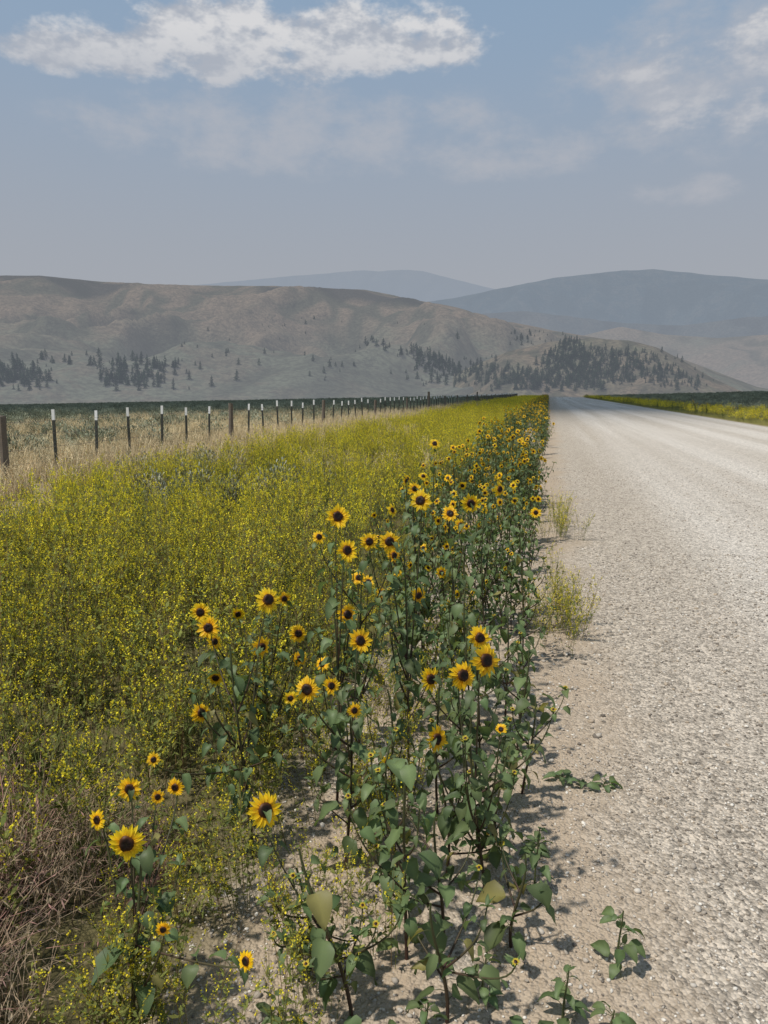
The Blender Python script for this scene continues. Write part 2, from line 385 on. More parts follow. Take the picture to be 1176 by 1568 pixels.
def conifer(seed):
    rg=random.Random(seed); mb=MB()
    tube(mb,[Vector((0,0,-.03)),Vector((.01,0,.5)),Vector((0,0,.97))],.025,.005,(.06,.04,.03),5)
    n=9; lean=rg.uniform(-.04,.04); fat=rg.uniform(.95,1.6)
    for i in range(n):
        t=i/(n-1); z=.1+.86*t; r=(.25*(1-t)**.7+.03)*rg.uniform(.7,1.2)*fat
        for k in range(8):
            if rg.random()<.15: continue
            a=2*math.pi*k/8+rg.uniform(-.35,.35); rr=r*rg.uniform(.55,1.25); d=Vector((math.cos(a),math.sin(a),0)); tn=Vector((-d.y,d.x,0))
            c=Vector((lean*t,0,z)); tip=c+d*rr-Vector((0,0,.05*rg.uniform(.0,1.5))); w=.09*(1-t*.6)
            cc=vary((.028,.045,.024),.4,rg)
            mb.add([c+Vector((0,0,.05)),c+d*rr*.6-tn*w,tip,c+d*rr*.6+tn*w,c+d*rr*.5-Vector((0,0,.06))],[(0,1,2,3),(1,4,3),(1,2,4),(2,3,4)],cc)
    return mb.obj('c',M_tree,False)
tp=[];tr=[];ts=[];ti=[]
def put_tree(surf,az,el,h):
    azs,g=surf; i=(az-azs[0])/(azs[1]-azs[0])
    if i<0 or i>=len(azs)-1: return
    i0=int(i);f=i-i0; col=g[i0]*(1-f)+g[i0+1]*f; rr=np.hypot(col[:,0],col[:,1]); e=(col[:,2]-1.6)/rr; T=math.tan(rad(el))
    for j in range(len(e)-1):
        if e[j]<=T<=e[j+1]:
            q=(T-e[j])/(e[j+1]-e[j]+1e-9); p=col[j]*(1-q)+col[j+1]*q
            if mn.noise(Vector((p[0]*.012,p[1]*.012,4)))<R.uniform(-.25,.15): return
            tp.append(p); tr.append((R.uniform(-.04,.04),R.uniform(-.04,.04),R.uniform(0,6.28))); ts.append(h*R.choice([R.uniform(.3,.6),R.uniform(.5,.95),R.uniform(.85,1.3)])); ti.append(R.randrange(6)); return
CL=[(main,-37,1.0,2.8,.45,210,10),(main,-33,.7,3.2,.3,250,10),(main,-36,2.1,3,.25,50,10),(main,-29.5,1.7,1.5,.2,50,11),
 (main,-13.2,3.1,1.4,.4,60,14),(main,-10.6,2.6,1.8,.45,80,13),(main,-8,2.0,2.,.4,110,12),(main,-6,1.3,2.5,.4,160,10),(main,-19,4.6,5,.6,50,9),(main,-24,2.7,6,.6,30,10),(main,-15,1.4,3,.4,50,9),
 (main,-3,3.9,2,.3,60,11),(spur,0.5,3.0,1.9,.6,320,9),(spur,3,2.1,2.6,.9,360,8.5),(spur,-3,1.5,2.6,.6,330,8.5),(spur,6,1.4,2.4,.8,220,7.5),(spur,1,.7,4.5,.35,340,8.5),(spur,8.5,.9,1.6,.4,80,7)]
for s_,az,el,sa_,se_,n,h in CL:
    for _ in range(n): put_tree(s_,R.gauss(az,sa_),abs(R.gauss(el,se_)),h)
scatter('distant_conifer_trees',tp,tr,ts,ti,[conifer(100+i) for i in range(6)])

# ------------------------------------------------------------------ plants: variants
def clover(seed,stems=8,H=.62,flow=1.0,fs=1.0,br=1.0):
    rg=random.Random(seed); mb=MB()
    def B(c): return tuple(x*br for x in c)
    for s in range(stems):
        a=rg.uniform(0,6.28); r=rg.uniform(0,.10); b0=Vector((math.cos(a)*r,math.sin(a)*r,0)); h=H*rg.uniform(.55,1.15)
        sp=rg.uniform(.02,.16); e=b0+Vector((math.cos(a)*sp,math.sin(a)*sp,h))
        pts=bez(b0,b0+Vector((0,0,h*.4)),e-Vector((math.cos(a)*sp*.3,math.sin(a)*sp*.3,h*.3)),e,5)
        sc=vary(B((.23,.235,.078)) if rg.random()<.6 else B((.29,.21,.11)),.25,rg)
        tube(mb,pts,.0016,.0008,sc,3)
        for k in range(rg.randint(5,8)):
            t=rg.uniform(.3,1.); q=t*5; i=min(4,int(q)); p=pts[i].lerp(pts[i+1],q-i); aa=rg.uniform(0,6.28); L=rg.uniform(.05,.14)*(1.25-t*.5)
            d=Vector((math.cos(aa)*.55,math.sin(aa)*.55,1)).normalized(); q2=p+d*L+Vector((0,0,L*.1))
            tube(mb,[p,q2],.0009,.0005,sc,3)
            for _ in range(2):
                a3=rg.uniform(0,6.28); dl=Vector((math.cos(a3),math.sin(a3),rg.uniform(.1,1))); l=rg.uniform(.015,.035); w=Vector((-dl.y,dl.x,rg.uniform(-.4,.4)))*l*.2
                mb.add([p,p+dl*l*.5+w,p+dl*l,p+dl*l*.5-w],[(0,1,2,3)],vary(B((.235,.25,.072)),.3,rg))
            nf=int(rg.randint(4,9)*flow) if rg.random()<.85 else 0
            for f in range(nf):
                u=1-.55*(f/max(1,nf))*rg.uniform(.6,1.1); c=p.lerp(q2,u)+Vector((rg.uniform(-1,1),rg.uniform(-1,1),rg.uniform(-.5,1)))*.005
                z=rg.uniform(.0026,.0054)*fs; n1=Vector((rg.uniform(-1,1),rg.uniform(-1,1),rg.uniform(-.3,1))).normalized(); uu,ww=frame(n1); cl=vary((.86,.73,.06),.25,rg)
                mb.add([c+uu*z,c+ww*z,c-uu*z,c-ww*z],[(0,1,2,3)],cl)
        for k in range(6):
            t=rg.uniform(.05,.7); q=t*5; i=min(4,int(q)); p=pts[i].lerp(pts[i+1],q-i); a3=rg.uniform(0,6.28); dl=Vector((math.cos(a3),math.sin(a3),rg.uniform(.1,.8))); l=rg.uniform(.02,.05); w=Vector((-dl.y,dl.x,rg.uniform(-.4,.4)))*l*.18
            mb.add([p,p+dl*l*.5+w,p+dl*l,p+dl*l*.5-w],[(0,1,2,3)],vary(B((.19,.21,.065)),.3,rg))
    return mb
def grass(seed,col,n=45,H=.4,spread=.12,lean=.15,w=.0022,seedhead=True):
    rg=random.Random(seed); mb=MB()
    for s in range(n):
        a=rg.uniform(0,6.28); r=rg.uniform(0,spread); b0=Vector((math.cos(a)*r,math.sin(a)*r,0)); h=H*rg.uniform(.4,1.1); l=rg.uniform(.3,1.5)*lean; aa=rg.uniform(0,6.28)
        d=Vector((math.cos(aa),math.sin(aa),0)); tn=Vector((-d.y,d.x,0))*w; c=vary(col,.3,rg)
        p=[b0,b0+Vector((0,0,h*.45))+d*l*.15,b0+Vector((0,0,h*.8))+d*l*.5,b0+Vector((0,0,h))+d*l]
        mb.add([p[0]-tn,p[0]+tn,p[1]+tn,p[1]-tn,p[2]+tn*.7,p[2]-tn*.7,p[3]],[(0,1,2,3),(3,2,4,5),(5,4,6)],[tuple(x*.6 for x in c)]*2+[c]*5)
        if seedhead and rg.random()<.6:
            for k in range(4):
                q=p[3].lerp(p[2],k*.25); e=d*rg.uniform(.2,1)*.012+Vector((rg.uniform(-.008,.008),rg.uniform(-.008,.008),-.012*rg.uniform(.2,1.4)))
                mb.add([q,q+e*.6+tn*1.6,q+e*1.5,q+e*.6-tn*1.6],[(0,1,2,3)],vary(col,.25,rg))
    return mb
def sagebush(seed,col,n=320,H=.5,W=.42,l0=.05):
    rg=random.Random(seed); mb=MB()
    for k in range(7):
        a=rg.uniform(0,6.28); e=Vector((math.cos(a)*W*.6,math.sin(a)*W*.6,H*.7)); tube(mb,[Vector((0,0,0)),e*.5+Vector((0,0,.03)),e],.012,.004,(.12,.10,.08),3)
    for k in range(n):
        a=rg.uniform(0,6.28); u=rg.random()**.5; cl=mn.noise(Vector((math.cos(a)*1.5+seed,math.sin(a)*1.5,u*2))); r=W*u*(1+.45*cl); z=H*math.sqrt(max(0,1-u*u))*rg.uniform(.55,1.05)*(1+.4*cl)+.03
        c=Vector((math.cos(a)*r,math.sin(a)*r,z)); d=Vector((math.cos(a)*u*.7+rg.uniform(-.4,.4),math.sin(a)*u*.7+rg.uniform(-.4,.4),1)).normalized(); w,_=frame(d+Vector((rg.uniform(-.5,.5),rg.uniform(-.5,.5),0))); l=rg.uniform(.5,1.3)*l0; cc=vary(col,.28,rg)
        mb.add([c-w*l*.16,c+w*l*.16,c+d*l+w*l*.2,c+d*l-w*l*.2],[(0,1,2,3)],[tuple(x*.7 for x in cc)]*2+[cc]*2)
    return mb
# a patch of turf = several whole plants baked together, so instances barely overlap
def patch(src,n,half,s0,s1,mat,tilt=.1,seed=0,tint=.22):
    rg=random.Random(seed); V=[];C=[];F=[];o=0
    A=[(np.array([tuple(v) for v in m.v]),np.array(m.c),m.f) for m in src]
    for _ in range(n):
        v,c,f=A[rg.randrange(len(A))]; a=rg.uniform(0,6.28); s=rg.uniform(s0,s1); tx,ty=rg.uniform(-tilt,tilt),rg.uniform(-tilt,tilt)
        ca,sa=math.cos(a),math.sin(a); x=v[:,0]*ca-v[:,1]*sa+tx*v[:,2]; y=v[:,0]*sa+v[:,1]*ca+ty*v[:,2]
        q=np.stack([x*s+rg.uniform(-half,half),y*s+rg.uniform(-half,half),v[:,2]*s],1)
        V.append(q); C.append(c*rg.uniform(1-tint,1+tint)); F+= [tuple(i+o for i in t) for t in f]; o+=len(v)
    mb=MB(); V=np.concatenate(V); mb.v=V.tolist(); mb.c=np.concatenate(C).tolist(); mb.f=F
    return mb.obj('p',mat,False)
def nz(x,y,s,o=0): return mn.noise(Vector((x*s+o,y*s,o)))
def tiles(half,x0,x1,y0,y1,cond=None,prob=1.0):
    o=[]; st=2*half; y=y0
    while y<y1:
        x=x0+R.uniform(0,half)
        while x<x1:
            px,py=x+R.uniform(-.25,.25)*half,y+R.uniform(-.25,.25)*half; x+=st
            if R.random()>prob: continue
            if px < -.92*py-1.8 or px> .42*py+2.0: continue
            if cond and not cond(px,py): continue
            o.append((px,py))
        y+=st
    return o
def area(n,x0,x1,y0,y1,cond=None):
    o=[]
    for _ in range(n):
        x=R.uniform(x0,x1); y=R.uniform(y0,y1)
        if x < -.92*y-1.8 or x> .42*y+2.0: continue
        if cond and not cond(x,y): continue
        o.append((x,y))
    return o
def mk(name,pts,s0,s1,objs,tilt=.04):
    P=[(x,y,gz(x,y)+roadz(x)) for x,y in pts]; n=len(P)
    return scatter(name,P,[(R.uniform(-tilt,tilt),R.uniform(-tilt,tilt),R.uniform(0,6.28)) for _ in range(n)],[R.uniform(s0,s1) for _ in range(n)],[R.randrange(len(objs)) for _ in range(n)],objs)
def silver(x,y): return nz(x,y,.33,21)>.05 and x<-3.4
def infield(x,y): 
    if 5.5<y<13 and silver(x,y) and nz(x,y,1.9,2)>.12: return False
    return x< -1.12+.3*nz(x,y,1.1) and x> -6.8+1.3*nz(x,y,.15,5)
src=[clover(i,br=.95,flow=1.05) for i in range(7)]
pn=[patch(src,9,.32,.72,1.1,M_fol,seed=i) for i in range(7)]
mk('yellow_sweet_clover_field',tiles(.28,-6.2,-.9,.7,6,infield,1.0),.85,1.1,pn)
src2=[clover(80+i,br=1.12,flow=1.2,fs=1.2) for i in range(6)]
pm=[patch(src2,18,.6,.7,1.15,M_fol,seed=20+i) for i in range(6)]
mk('clover_meadow',tiles(.56,-8,-1.3,6,60,lambda x,y:infield(x,y) and nz(x,y,.45,9)>-.65,.98),.8,1.1,pm)
srcf=[clover(40+i,7,.5,1.1,1.7,1.2) for i in range(4)]
pf=[patch(srcf,8,.85,1.0,1.5,M_far,seed=40+i) for i in range(5)]
mk('far_yellow_wildflowers',tiles(.9,-7.4,-.9,60,235)+tiles(.9,10.4,14.2,12,235,lambda x,y:nz(x,y,.12,3)>-.35,.9),.85,1.15,pf)
srcr=[patch([clover(60+i,7,.5,1.0)],1,.01,1,1,M_fol,seed=i) for i in range(4)]
mk('roadside_clover',area(110,-1.2,-.4,1.3,5)+area(120,-1.2,-.2,5,20)+[(.12+R.gauss(0,.1),5.0+R.gauss(0,.25)) for _ in range(20)]+[(.2+R.gauss(0,.1),8.3+R.gauss(0,.4)) for _ in range(14)],.45,.75,srcr,.2)
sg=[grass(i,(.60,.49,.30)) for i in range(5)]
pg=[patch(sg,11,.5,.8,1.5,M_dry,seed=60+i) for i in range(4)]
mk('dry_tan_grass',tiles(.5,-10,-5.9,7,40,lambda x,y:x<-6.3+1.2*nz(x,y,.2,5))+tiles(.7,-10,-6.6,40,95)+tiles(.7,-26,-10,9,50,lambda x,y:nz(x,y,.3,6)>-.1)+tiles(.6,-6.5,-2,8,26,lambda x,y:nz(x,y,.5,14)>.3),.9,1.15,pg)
sc_=[grass(20+i,(.31,.18,.15) if i%2 else (.36,.27,.18),60,.34,.10,.22,.0014) for i in range(4)]
pc=[patch(sc_,7,.22,.6,1.0,M_dry,.25,70+i) for i in range(4)]
mk('purple_cheatgrass',tiles(.2,-2.3,-.9,.8,2.1,lambda x,y:x<-.98 and nz(x,y,1.3,3)>-.2-(1.9-y)*.3),.85,1.1,pc)
gg=[grass(30+i,(.19,.21,.075),50,.36,.14,.12,.002,False) for i in range(3)]
pgg=[patch(gg,5,.4,.7,1.2,M_far,.1,80+i) for i in range(3)]
mk('green_field_grass',tiles(.40,-5.8,-1.2,.8,14,None,.85),.85,1.05,pgg)
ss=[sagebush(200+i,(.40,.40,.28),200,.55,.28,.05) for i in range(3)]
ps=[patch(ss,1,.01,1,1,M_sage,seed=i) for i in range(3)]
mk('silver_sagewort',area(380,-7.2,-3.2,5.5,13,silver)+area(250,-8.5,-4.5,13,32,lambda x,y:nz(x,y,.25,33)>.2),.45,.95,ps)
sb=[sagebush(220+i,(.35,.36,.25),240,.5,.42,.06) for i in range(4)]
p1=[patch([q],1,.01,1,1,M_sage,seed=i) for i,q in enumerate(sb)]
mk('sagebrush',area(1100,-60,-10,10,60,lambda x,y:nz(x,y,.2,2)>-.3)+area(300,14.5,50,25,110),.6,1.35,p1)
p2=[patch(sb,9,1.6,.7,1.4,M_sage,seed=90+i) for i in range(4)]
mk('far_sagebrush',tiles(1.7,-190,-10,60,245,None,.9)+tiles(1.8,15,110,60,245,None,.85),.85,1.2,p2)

# ------------------------------------------------------------------ sunflowers
HD=[(-0.97,1.48,.51,.085),(-1.03,1.6,.58,.06),(-1.11,1.57,.5,.05),(-.99,1.76,.5,.05),(-.68,1.66,.53,.088),(-.6,1.33,.38,.045),(-.3,2.13,.54,.082),(-.36,2.38,.63,.083),(-.24,2.29,.69,.09),(-.16,2.2,.78,.098),(-.2,2.44,.77,.08),
(-.6,2.35,.76,.083),(-.72,2.63,.76,.078),(-.7,2.07,.69,.078),(-.69,2.3,.61,.06),(-1.14,2.35,.58,.06),(-1.15,2.25,.49,.07),(-.98,2.4,.69,.075),(-1.21,2.5,.66,.062),(-1.17,2.37,.76,.08),(-1.27,2.51,.77,.075),(-.91,2.3,.9,.088),(-.96,2.59,.82,.055),
(-.77,2.68,1.13,.095),(-.71,2.59,1.02,.085),(-.95,3.01,.98,.06),(-.69,2.86,1.0,.075),(-.61,2.88,1.0,.085),(-.63,3.07,.9,.066),(-.51,3.03,1.15,.095),(-.36,3.66,1.05,.095),(-.24,4.01,1.08,.085),(-.46,3.63,1.0,.085),(-.52,3.06,.73,.072),(-.72,3.24,.68,.06),(-.49,3.57,.71,.06),
(-.95,2.73,.53,.062),(-.86,2.74,.51,.06),(-.83,3.23,.75,.07),(-.76,3.13,.76,.06),(-.93,2.66,.66,.07),(-1.28,2.88,.65,.06),(-.58,2.19,.58,.05),(-.47,2.19,.41,.045),(-.12,2.41,.46,.04),(-.83,1.39,.37,.035),(-.87,2.39,.51,.05),(-1.1,1.84,.53,.04),(-1.04,1.75,.47,.04),(-.44,3.93,.89,.07),(-.06,5.38,.74,.08),(-.88,5.9,1.19,.09)]
BASES=[(-.95,1.43),(-.44,1.62),(-.34,1.85),(-.14,2.15),(-.62,2.2),(-.95,2.2),(-.2,2.62),(-.75,2.55),(-.52,2.85),(-1.08,2.7),(-.8,3.1),(-.42,3.45),(-.28,3.95),(-.25,4.75),(-.85,5.7),(-.1,5.3)]
asg={i:[] for i in range(len(BASES))}
SIDE={4,8,16,33,6}
R2=random.Random(77)
for q,(x,y,z,s) in enumerate(HD):
    i=min(range(len(BASES)),key=lambda k:(BASES[k][0]-x)**2+(BASES[k][1]-y)**2+(.15 if len(asg[k])>4 else 0)+ (1 if k==1 and s<.06 else 0))
    n=Vector((R2.gauss(.3,.35),-1,R2.gauss(.4,.25)))
    if q in SIDE or R2.random()<.12: n=Vector((R2.uniform(.6,1),-.65,R2.uniform(0,.4)))
    asg[i].append((Vector((x,y,z)),n,s*1.06))
for i,(bx,by) in enumerate(BASES):
    rg=random.Random(500+i); mb=MB(); base=Vector((bx,by,0))
    hs=[(h[0]-base,h[1],h[2]) for h in asg[i]]
    sunflower(mb,Vector((0,0,-.01)),hs,rg,True,extra=5 if i not in (0,) else 2,leafk=1.05,top=Vector((rg.uniform(-.05,.05),rg.uniform(-.05,.05),.62)),big=1.15 if i in(1,2) else 1.)
    o=mb.obj('sunflower_plant',M_sun,True,True); o.location=base
for i,(bx,by,h) in enumerate([(-.2,1.66,.36),(-.05,1.95,.3),(-.12,2.32,.42),(-.28,2.25,.5),(-.05,2.8,.42),(-.08,3.15,.5),(-.32,3.0,.62),(-.05,3.6,.5),(-.6,1.75,.28),(-.36,2.6,.58),(-.1,4.3,.6),(-.62,3.4,.7),(-.5,2.45,.55),(-.15,3.4,.66),(-.45,4.1,.8),(-.7,4.0,.75),(-.3,3.3,.75),(-.12,4.9,.7),(-.42,2.1,.5),(-.25,1.95,.42),(-.4,5.0,.85),(-.6,4.6,.8)]):
    rg=random.Random(700+i); mb=MB()
    sunflower(mb,Vector((0,0,-.01)),[],rg,True,extra=4,leafk=1.1,top=Vector((rg.uniform(-.06,.06),rg.uniform(-.06,.06),h)))
    o=mb.obj('young_sunflower_plant',M_sun,True,True); o.location=(bx,by,roadz(bx))
def seedling(mb,h,rg):
    tube(mb,bez(Vector((0,0,0)),Vector((0,.01,h*.4)),Vector((.01,0,h*.7)),Vector((.01,0,h)),4),.0035,.002,STG,5)
    for k in range(int(6+h*50)):
        a=k*2.4+rg.uniform(-.3,.3); z=h*rg.uniform(.05,1); d=Vector((math.cos(a),math.sin(a),.35)); L=rg.uniform(.03,.06)*(1.25-z/h*.5)
        b_=Vector((.005,0,z)); tube(mb,[b_,b_+d*L*.4],.0012,.001,STG,3); leaf(mb,b_+d*L*.4,d,L,L*.6,vary(LF,.2,rg),rg,rg.uniform(.4,1.1))
for i,(bx,by,h) in enumerate([(.01,2.24,.2),(.24,1.93,.17),(.18,2.87,.035),(.1,2.92,.03),(.27,2.9,.03),(.09,1.72,.14),(.2,1.68,.08),(-.12,1.75,.12),(.0,1.62,.05),(-.3,1.45,.14),(-.5,1.5,.1),(-.38,1.36,.08),(.0,2.42,.03),(-.62,1.55,.08),(-.25,1.6,.1)]):
    rg=random.Random(800+i); mb=MB(); seedling(mb,h,rg); o=mb.obj('sunflower_seedling',M_sun,True,True); o.location=(bx,by,roadz(bx))
def sfvar(seed,tall):
    rg=random.Random(seed); mb=MB(); hs=[]
    for k in range(rg.randint(2,5)):
        a=rg.uniform(0,6.28); r=rg.uniform(.04,.24); hs.append((Vector((math.cos(a)*r,math.sin(a)*r,tall*rg.uniform(.6,1.05))),Vector((rg.gauss(.15,.6),-1,rg.gauss(.25,.35))),rg.uniform(.045,.08)))
    sunflower(mb,Vector((0,0,0)),hs,rg,False,extra=4,leafk=1.1); return mb.obj('v',M_sun,False,True)
pts=[];rt=[];sc=[];ix=[]
for (n,y0,y1,xa,xb) in [(18,3.8,6,-1.0,-.15),(75,6,13,-1.15,-.05),(170,13,40,-1.3,-.0),(230,40,110,-1.5,.0),(230,110,235,-1.6,.0),(40,25,110,9.95,10.7),(50,110,230,9.95,11)]:
    for _ in range(n):
        x,y=R.uniform(xa,xb),R.uniform(y0,y1)
        pts.append((x,y,gz(x,y))); rt.append((R.uniform(-.1,.1),R.uniform(-.1,.1),R.uniform(-.8,.8))); sc.append(R.uniform(.6,1.14)); ix.append(R.randrange(8))
scatter('sunflower_belt',pts,rt,sc,ix,[sfvar(900+i,1.0) for i in range(8)])

# ------------------------------------------------------------------ gravel stones: one baked mesh
M_st=foliage('gravel_stone_material',0,spec=False,rnd=None)
def stone(seed):
    rg=random.Random(seed); bm=bmesh.new(); bmesh.ops.create_icosphere(bm,subdivisions=1,radius=1)
    v=np.array([(p.co.x*1.1,p.co.y*.85,p.co.z*.7) for p in bm.verts]); v*=np.array([[rg.uniform(.7,1.25)] for _ in v]); f=np.array([[q.index for q in t.verts] for t in bm.faces]); bm.free(); return v,f
st=[stone(i) for i in range(7)]
PAL=np.array([(.18,.155,.13),(.31,.27,.22),(.38,.335,.28),(.46,.41,.345),(.54,.49,.42),(.66,.615,.54),(.42,.345,.26)])
VV=[];FF=[];CC=[];o=0
for (n,x0,x1,y0,y1,s0,s1) in [(17000,-1.1,2.2,1.1,3.2,.0026,.007),(13000,-1.1,4.2,3.2,7.5,.0038,.0095),(4500,0,7,6,16,.006,.011),(900,-1.1,2.5,1.1,6,.007,.015)]:
    for _ in range(n):
        x,y=R.uniform(x0,x1),R.uniform(y0,y1)
        if x>.42*y+1.0 : continue
        if nz(x,y,1.6,4)<-.25+R.uniform(-.3,.3) and x<.5: continue
        s=R.uniform(s0,s1)*R.uniform(.6,1.2); v,f=st[R.randrange(7)]; a=R.uniform(0,6.28); ca,sa=math.cos(a),math.sin(a); tl=R.uniform(-.4,.4)
        q=np.stack([(v[:,0]*ca-v[:,1]*sa)*s+x,(v[:,0]*sa+v[:,1]*ca)*s+y,(v[:,2]+tl*v[:,0])*s+roadz(x)+s*.25],1)
        VV.append(q); FF.append(f+o); o+=len(v); CC.append(np.tile(PAL[R.randrange(7)]*R.uniform(.85,1.15),(len(v),1)))
VV=np.concatenate(VV);FF=np.concatenate(FF);CC=np.concatenate(CC)
me=bpy.data.meshes.new('loose_gravel'); me.vertices.add(len(VV)); me.vertices.foreach_set('co',VV.astype(np.float32).ravel())
me.loops.add(FF.size); me.loops.foreach_set('vertex_index',FF.astype(np.int32).ravel()); me.polygons.add(len(FF)); me.polygons.foreach_set('loop_start',np.arange(0,FF.size,3,dtype=np.int32))
me.update(calc_edges=True); a=me.color_attributes.new('Col','FLOAT_COLOR','POINT'); a.data.foreach_set('color',np.concatenate([CC,np.ones((len(CC),1))],1).astype(np.float32).ravel()); me.materials.append(M_st); me.validate()
S.collection.objects.link(bpy.data.objects.new('loose_gravel',me))

# ------------------------------------------------------------------ fence
M_tp=simple('painted_steel_post_material',(.035,.047,.038),.5,(.055,.05,.04),30)
M_wt=simple('white_post_tip_material',(.82,.82,.8),.5,(.74,.74,.71))
M_wd=simple('weathered_wood_material',(.22,.18,.14),.9,(.10,.08,.06),12)
M_wi=simple('rusty_wire_material',(.14,.12,.10),.6,(.08,.06,.05))
fence=bpy.data.objects.new('barbed_wire_fence',None); S.collection.objects.link(fence)
FX=-9.2
def prism(mb,prof,z0,z1,o,lean,col=(1,1,1)):
    k=len(prof); vs=[Vector((o[0]+x+lean[0]*z,o[1]+y+lean[1]*z,o[2]+z)) for z in (z0,z1) for x,y in prof]
    mb.add(vs,[(i,(i+1)%k,k+(i+1)%k,k+i) for i in range(k)]+[tuple(range(k))[::-1],tuple(range(k,2*k))],col)
Tp=[(-.030,-.026),(.030,-.026),(.030,-.016),(.006,-.016),(.006,.03),(-.006,.03),(-.006,-.016),(-.030,-.016)]
t1=MB();t2=MB();wd=MB();wi=MB(); posts=[]
i=0;y=-1.05
while y<230:
    yy=y+R.uniform(-.08,.08)
    big=abs(y-58)<.7 or abs(y-99)<.7
    if i%7==2 or big:
        h=1.62 if big else R.uniform(1.17,1.3); r=.10 if big else .07; ln=(R.uniform(-.03,.03),R.uniform(-.03,.03))
        pts_=[Vector((FX+ln[0]*z,yy+ln[1]*z,z)) for z in (-.1,.3,.6,.9,h-.02,h)]
        o0=len(wd.v); tube(wd,pts_,r*1.05,r*.9,(1,1,1),9)
        for q in range(o0,len(wd.v)): wd.v[q]=wd.v[q]+Vector((R.uniform(-1,1),R.uniform(-1,1),R.uniform(-1,1)*.3))*.006
        wd.f.append(tuple(range(len(wd.v)-9,len(wd.v))))
    else:
        h=R.uniform(1.18,1.32); ln=(R.gauss(0,.022),R.gauss(0,.022))
        prism(t1,Tp,-.1,h-.2,(FX,yy,0),ln); prism(t2,Tp,h-.2,h,(FX,yy,0),ln)
        for q in range(8):
            z=.3+q*.08; prism(t1,[(-.008,-.032),(.008,-.032),(.008,-.0265),(-.008,-.0265)],z,z+.02,(FX,yy,0),ln)
    posts.append(yy); y+=1.35; i+=1
for z in (.32,.58,.84,1.07):
    pts_=[]
    for a_,b_ in zip(posts[:-1],posts[1:]):
        pts_+= [Vector((FX+.035,a_,z)),Vector((FX+.035,(a_+b_)/2,z-R.uniform(.005,.03)))]
    tube(wi,pts_,.003,.003,(1,1,1),3)
    for q in range(200):
        yb=4+q*.13; tube(wi,[Vector((FX+.015,yb,z-.02)),Vector((FX+.055,yb+.01,z+.012))],.0016,.0012,(1,1,1),3)
t1.obj('steel_t_posts',M_tp,parent=fence); t2.obj('white_post_tips',M_wt,parent=fence); wd.obj('wooden_posts',M_wd,parent=fence); wi.obj('barbed_wires',M_wi,parent=fence)

# ------------------------------------------------------------------ sun, sky, clouds
sun_dir=Vector((-.34,-.26,.905)).normalized()
elv=math.asin(sun_dir.z)
sl=bpy.data.lights.new('sun','SUN'); sl.energy=3.9; sl.angle=rad(1.8); sl.color=(1,.95,.88)
so=bpy.data.objects.new('sun',sl); so.rotation_euler=sun_dir.to_track_quat('Z','Y').to_euler(); S.collection.objects.link(so)
m,nt,out=newmat('cloud_material'); b=NB(nt); d=b.n('ShaderNodeBsdfDiffuse'); d.inputs[0].default_value=(.9,.9,.9,1); t=b.n('ShaderNodeBsdfTranslucent'); t.inputs[0].default_value=(.8,.8,.8,1); mx=b.n('ShaderNodeMixShader'); mx.inputs[0].default_value=.5; nt.links.new(d.outputs[0],mx.inputs[1]); nt.links.new(t.outputs[0],mx.inputs[2]); nt.links.new(mx.outputs[0],out.inputs[0])
M_cl=m
def cloud(cx,cy,wx,wy,alt,hh,seed,box=.25,tz=0):
    off=sun_dir*((alt-tz)/sun_dir.z); bm=bmesh.new(); bmesh.ops.create_icosphere(bm,subdivisions=5,radius=1)
    for v in bm.verts:
        n=v.co.normalized(); q=max(abs(n.x),abs(n.y)); k=(1+box*(1-q))*(1+.10*mn.noise(n*2.2+Vector((seed,0,0)))+.06*mn.noise(n*6+Vector((0,seed,0)))+.04*mn.noise(n*14))
        v.co=Vector((n.x*wx*k,n.y*wy*k,n.z*hh*k*(1 if n.z>0 else .25)))
    me=bpy.data.meshes.new('unseen_shadow_cloud'); bm.to_mesh(me); bm.free(); me.materials.append(M_cl)
    o=bpy.data.objects.new('unseen_shadow_cloud',me); o.location=(cx+off.x,cy+off.y,alt); S.collection.objects.link(o)
cloud(-60,350,460,285,1200,90,1.3)  # unseen cloud added above the frame to shade the far road and plain
# two more added out of view to shade the big hill's crest
cloud(-1420,1780,330,150,1900,80,4.1,tz=260)
cloud(-560,2080,240,110,1900,70,8.7,tz=260)

w=bpy.data.worlds.new('World'); S.world=w; w.use_nodes=True; nt=w.node_tree; nt.nodes.clear(); b=NB(nt)
out=b.n('ShaderNodeOutputWorld'); bg=b.n('ShaderNodeBackground'); bg.inputs[1].default_value=.1
sky=b.n('ShaderNodeTexSky'); sky.sky_type='NISHITA'; sky.sun_disc=False; sky.sun_elevation=elv; sky.sun_rotation=math.atan2(sun_dir.x,sun_dir.y); sky.altitude=1500; sky.air_density=1.0; sky.dust_density=2; sky.ozone_density=1.5
tc=b.n('ShaderNodeTexCoord').outputs['Generated']; sx=b.n('ShaderNodeSeparateXYZ'); b.put(sx.inputs[0],tc)
az=b.math('MULTIPLY',b.math('ARCTAN2',sx.outputs[0],sx.outputs[1]),57.2958); el_=b.math('MULTIPLY',b.math('ARCSINE',sx.outputs[2]),57.2958)
hzc=b.mr(el_,5,80,.96,.55,False)
hcol=b.mix(b.mr(el_,6,29),(3.7,3.87,4.22),(2.85,4.0,5.4))
skyc=b.mix(hzc,sky.outputs[0],hcol)
cv=b.n('ShaderNodeCombineXYZ'); b.put(cv.inputs[0],b.math('MULTIPLY',az,.55)); b.put(cv.inputs[1],el_); b.put(cv.inputs[2],3.0)
cv2=b.n('ShaderNodeVectorMath',operation='ADD'); b.put(cv2.inputs[0],cv.outputs[0]); cv2.inputs[1].default_value=(.15,-.6,0)
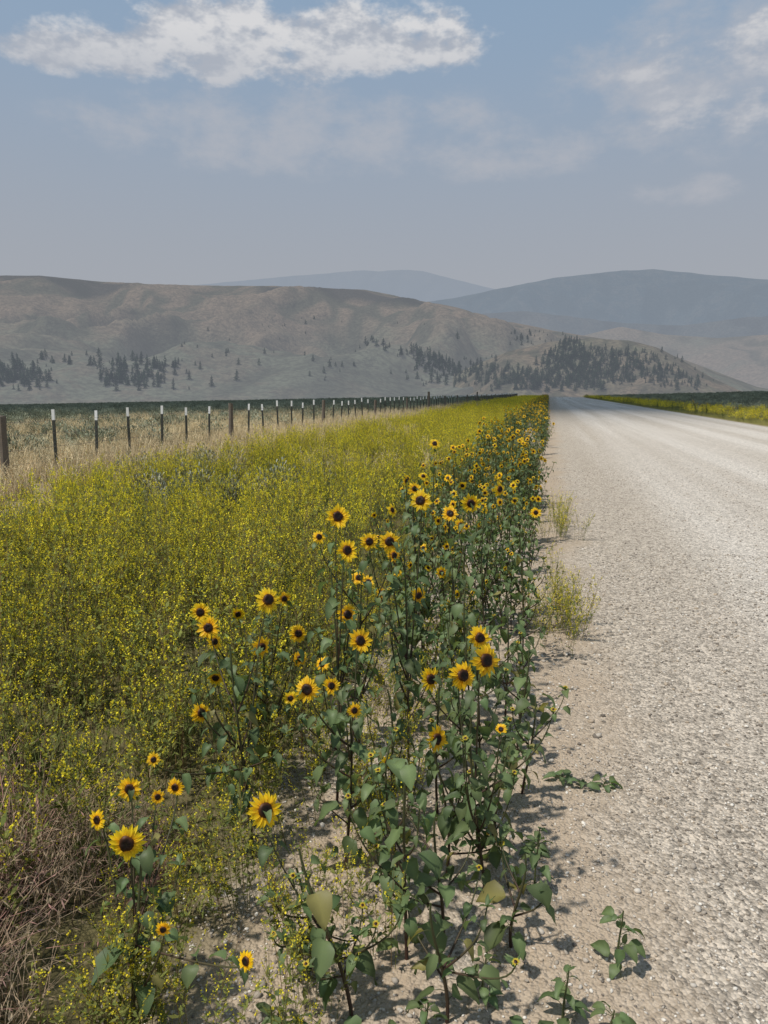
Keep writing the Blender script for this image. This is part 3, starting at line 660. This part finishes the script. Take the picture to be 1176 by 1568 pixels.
n1=b.noise(cv.outputs[0],.42,5,.6); n2=b.noise(cv2.outputs[0],.42,4,.6)
def ell(a0,e0,wa,we,wb,st=1.):
    da=b.math('DIVIDE',b.math('SUBTRACT',az,a0),wa); de=b.math('SUBTRACT',el_,e0)
    up=b.math('DIVIDE',b.math('MAXIMUM',de,0),we); dn=b.math('DIVIDE',b.math('MINIMUM',de,0),wb)
    g=b.math('SUBTRACT',1,b.math('ADD',b.math('MULTIPLY',da,da),b.math('ADD',b.math('MULTIPLY',up,up),b.math('MULTIPLY',dn,dn))))
    return b.math('MULTIPLY',g,st) if st!=1 else g
def union(l):
    x=l[0]
    for y in l[1:]: x=b.math('MAXIMUM',x,y)
    return x
big=union([ell(-23,22.2,10,3.6,2.0),ell(-12.5,22.9,8.5,3.0,1.9),ell(-32.5,21.2,7,2.2,1.4),ell(12.5,20.8,8,2.0,1.6,.3),ell(12,17.6,6.5,1.6,1.2,.45)])
thin=union([ell(-18,17.5,17,3.5,2.6),ell(-4,16.5,9,2.4,1.8),ell(8.5,13.2,4,1.2,1.),ell(10,20,11,5,5,1.2)])
dens=b.mr(b.math('ADD',b.math('MULTIPLY',big,.8),b.math('MULTIPLY',b.math('SUBTRACT',n1,.5),2.2)),.02,.55)
dens=b.math('MULTIPLY',dens,b.mr(big,-.6,.1))
dthin=b.math('MULTIPLY',b.mr(b.math('ADD',b.math('MULTIPLY',thin,.4),b.math('MULTIPLY',b.math('SUBTRACT',n1,.5),2.0)),-.1,.7),b.mr(thin,-.5,.3,0,.6))
lit=b.mr(b.math('SUBTRACT',n1,n2),-.12,.10)
top=b.mr(el_,19.5,24.5)
lit=b.math('MULTIPLY',lit,b.math('ADD',b.math('MULTIPLY',top,.7),.35))
cc=b.mix(lit,(4.25,4.5,5.05),(7.4,7.25,7.2))
c=b.mix(dthin,skyc,(4.75,4.8,5.15)); c=b.mix(b.math('MULTIPLY',dens,.85),c,cc)
b.put(bg.inputs[0],c); nt.links.new(bg.outputs[0],out.inputs[0])

# ------------------------------------------------------------------ camera
cam=bpy.data.cameras.new('camera'); co=bpy.data.objects.new('camera',cam); S.collection.objects.link(co); S.camera=co
cam.sensor_fit='VERTICAL'; cam.sensor_height=36; cam.lens=36*1132/1568; cam.clip_end=30000; cam.clip_start=.05
co.location=(0,0,1.6); co.rotation_euler=(rad(90-9.23),0,rad(12.4))
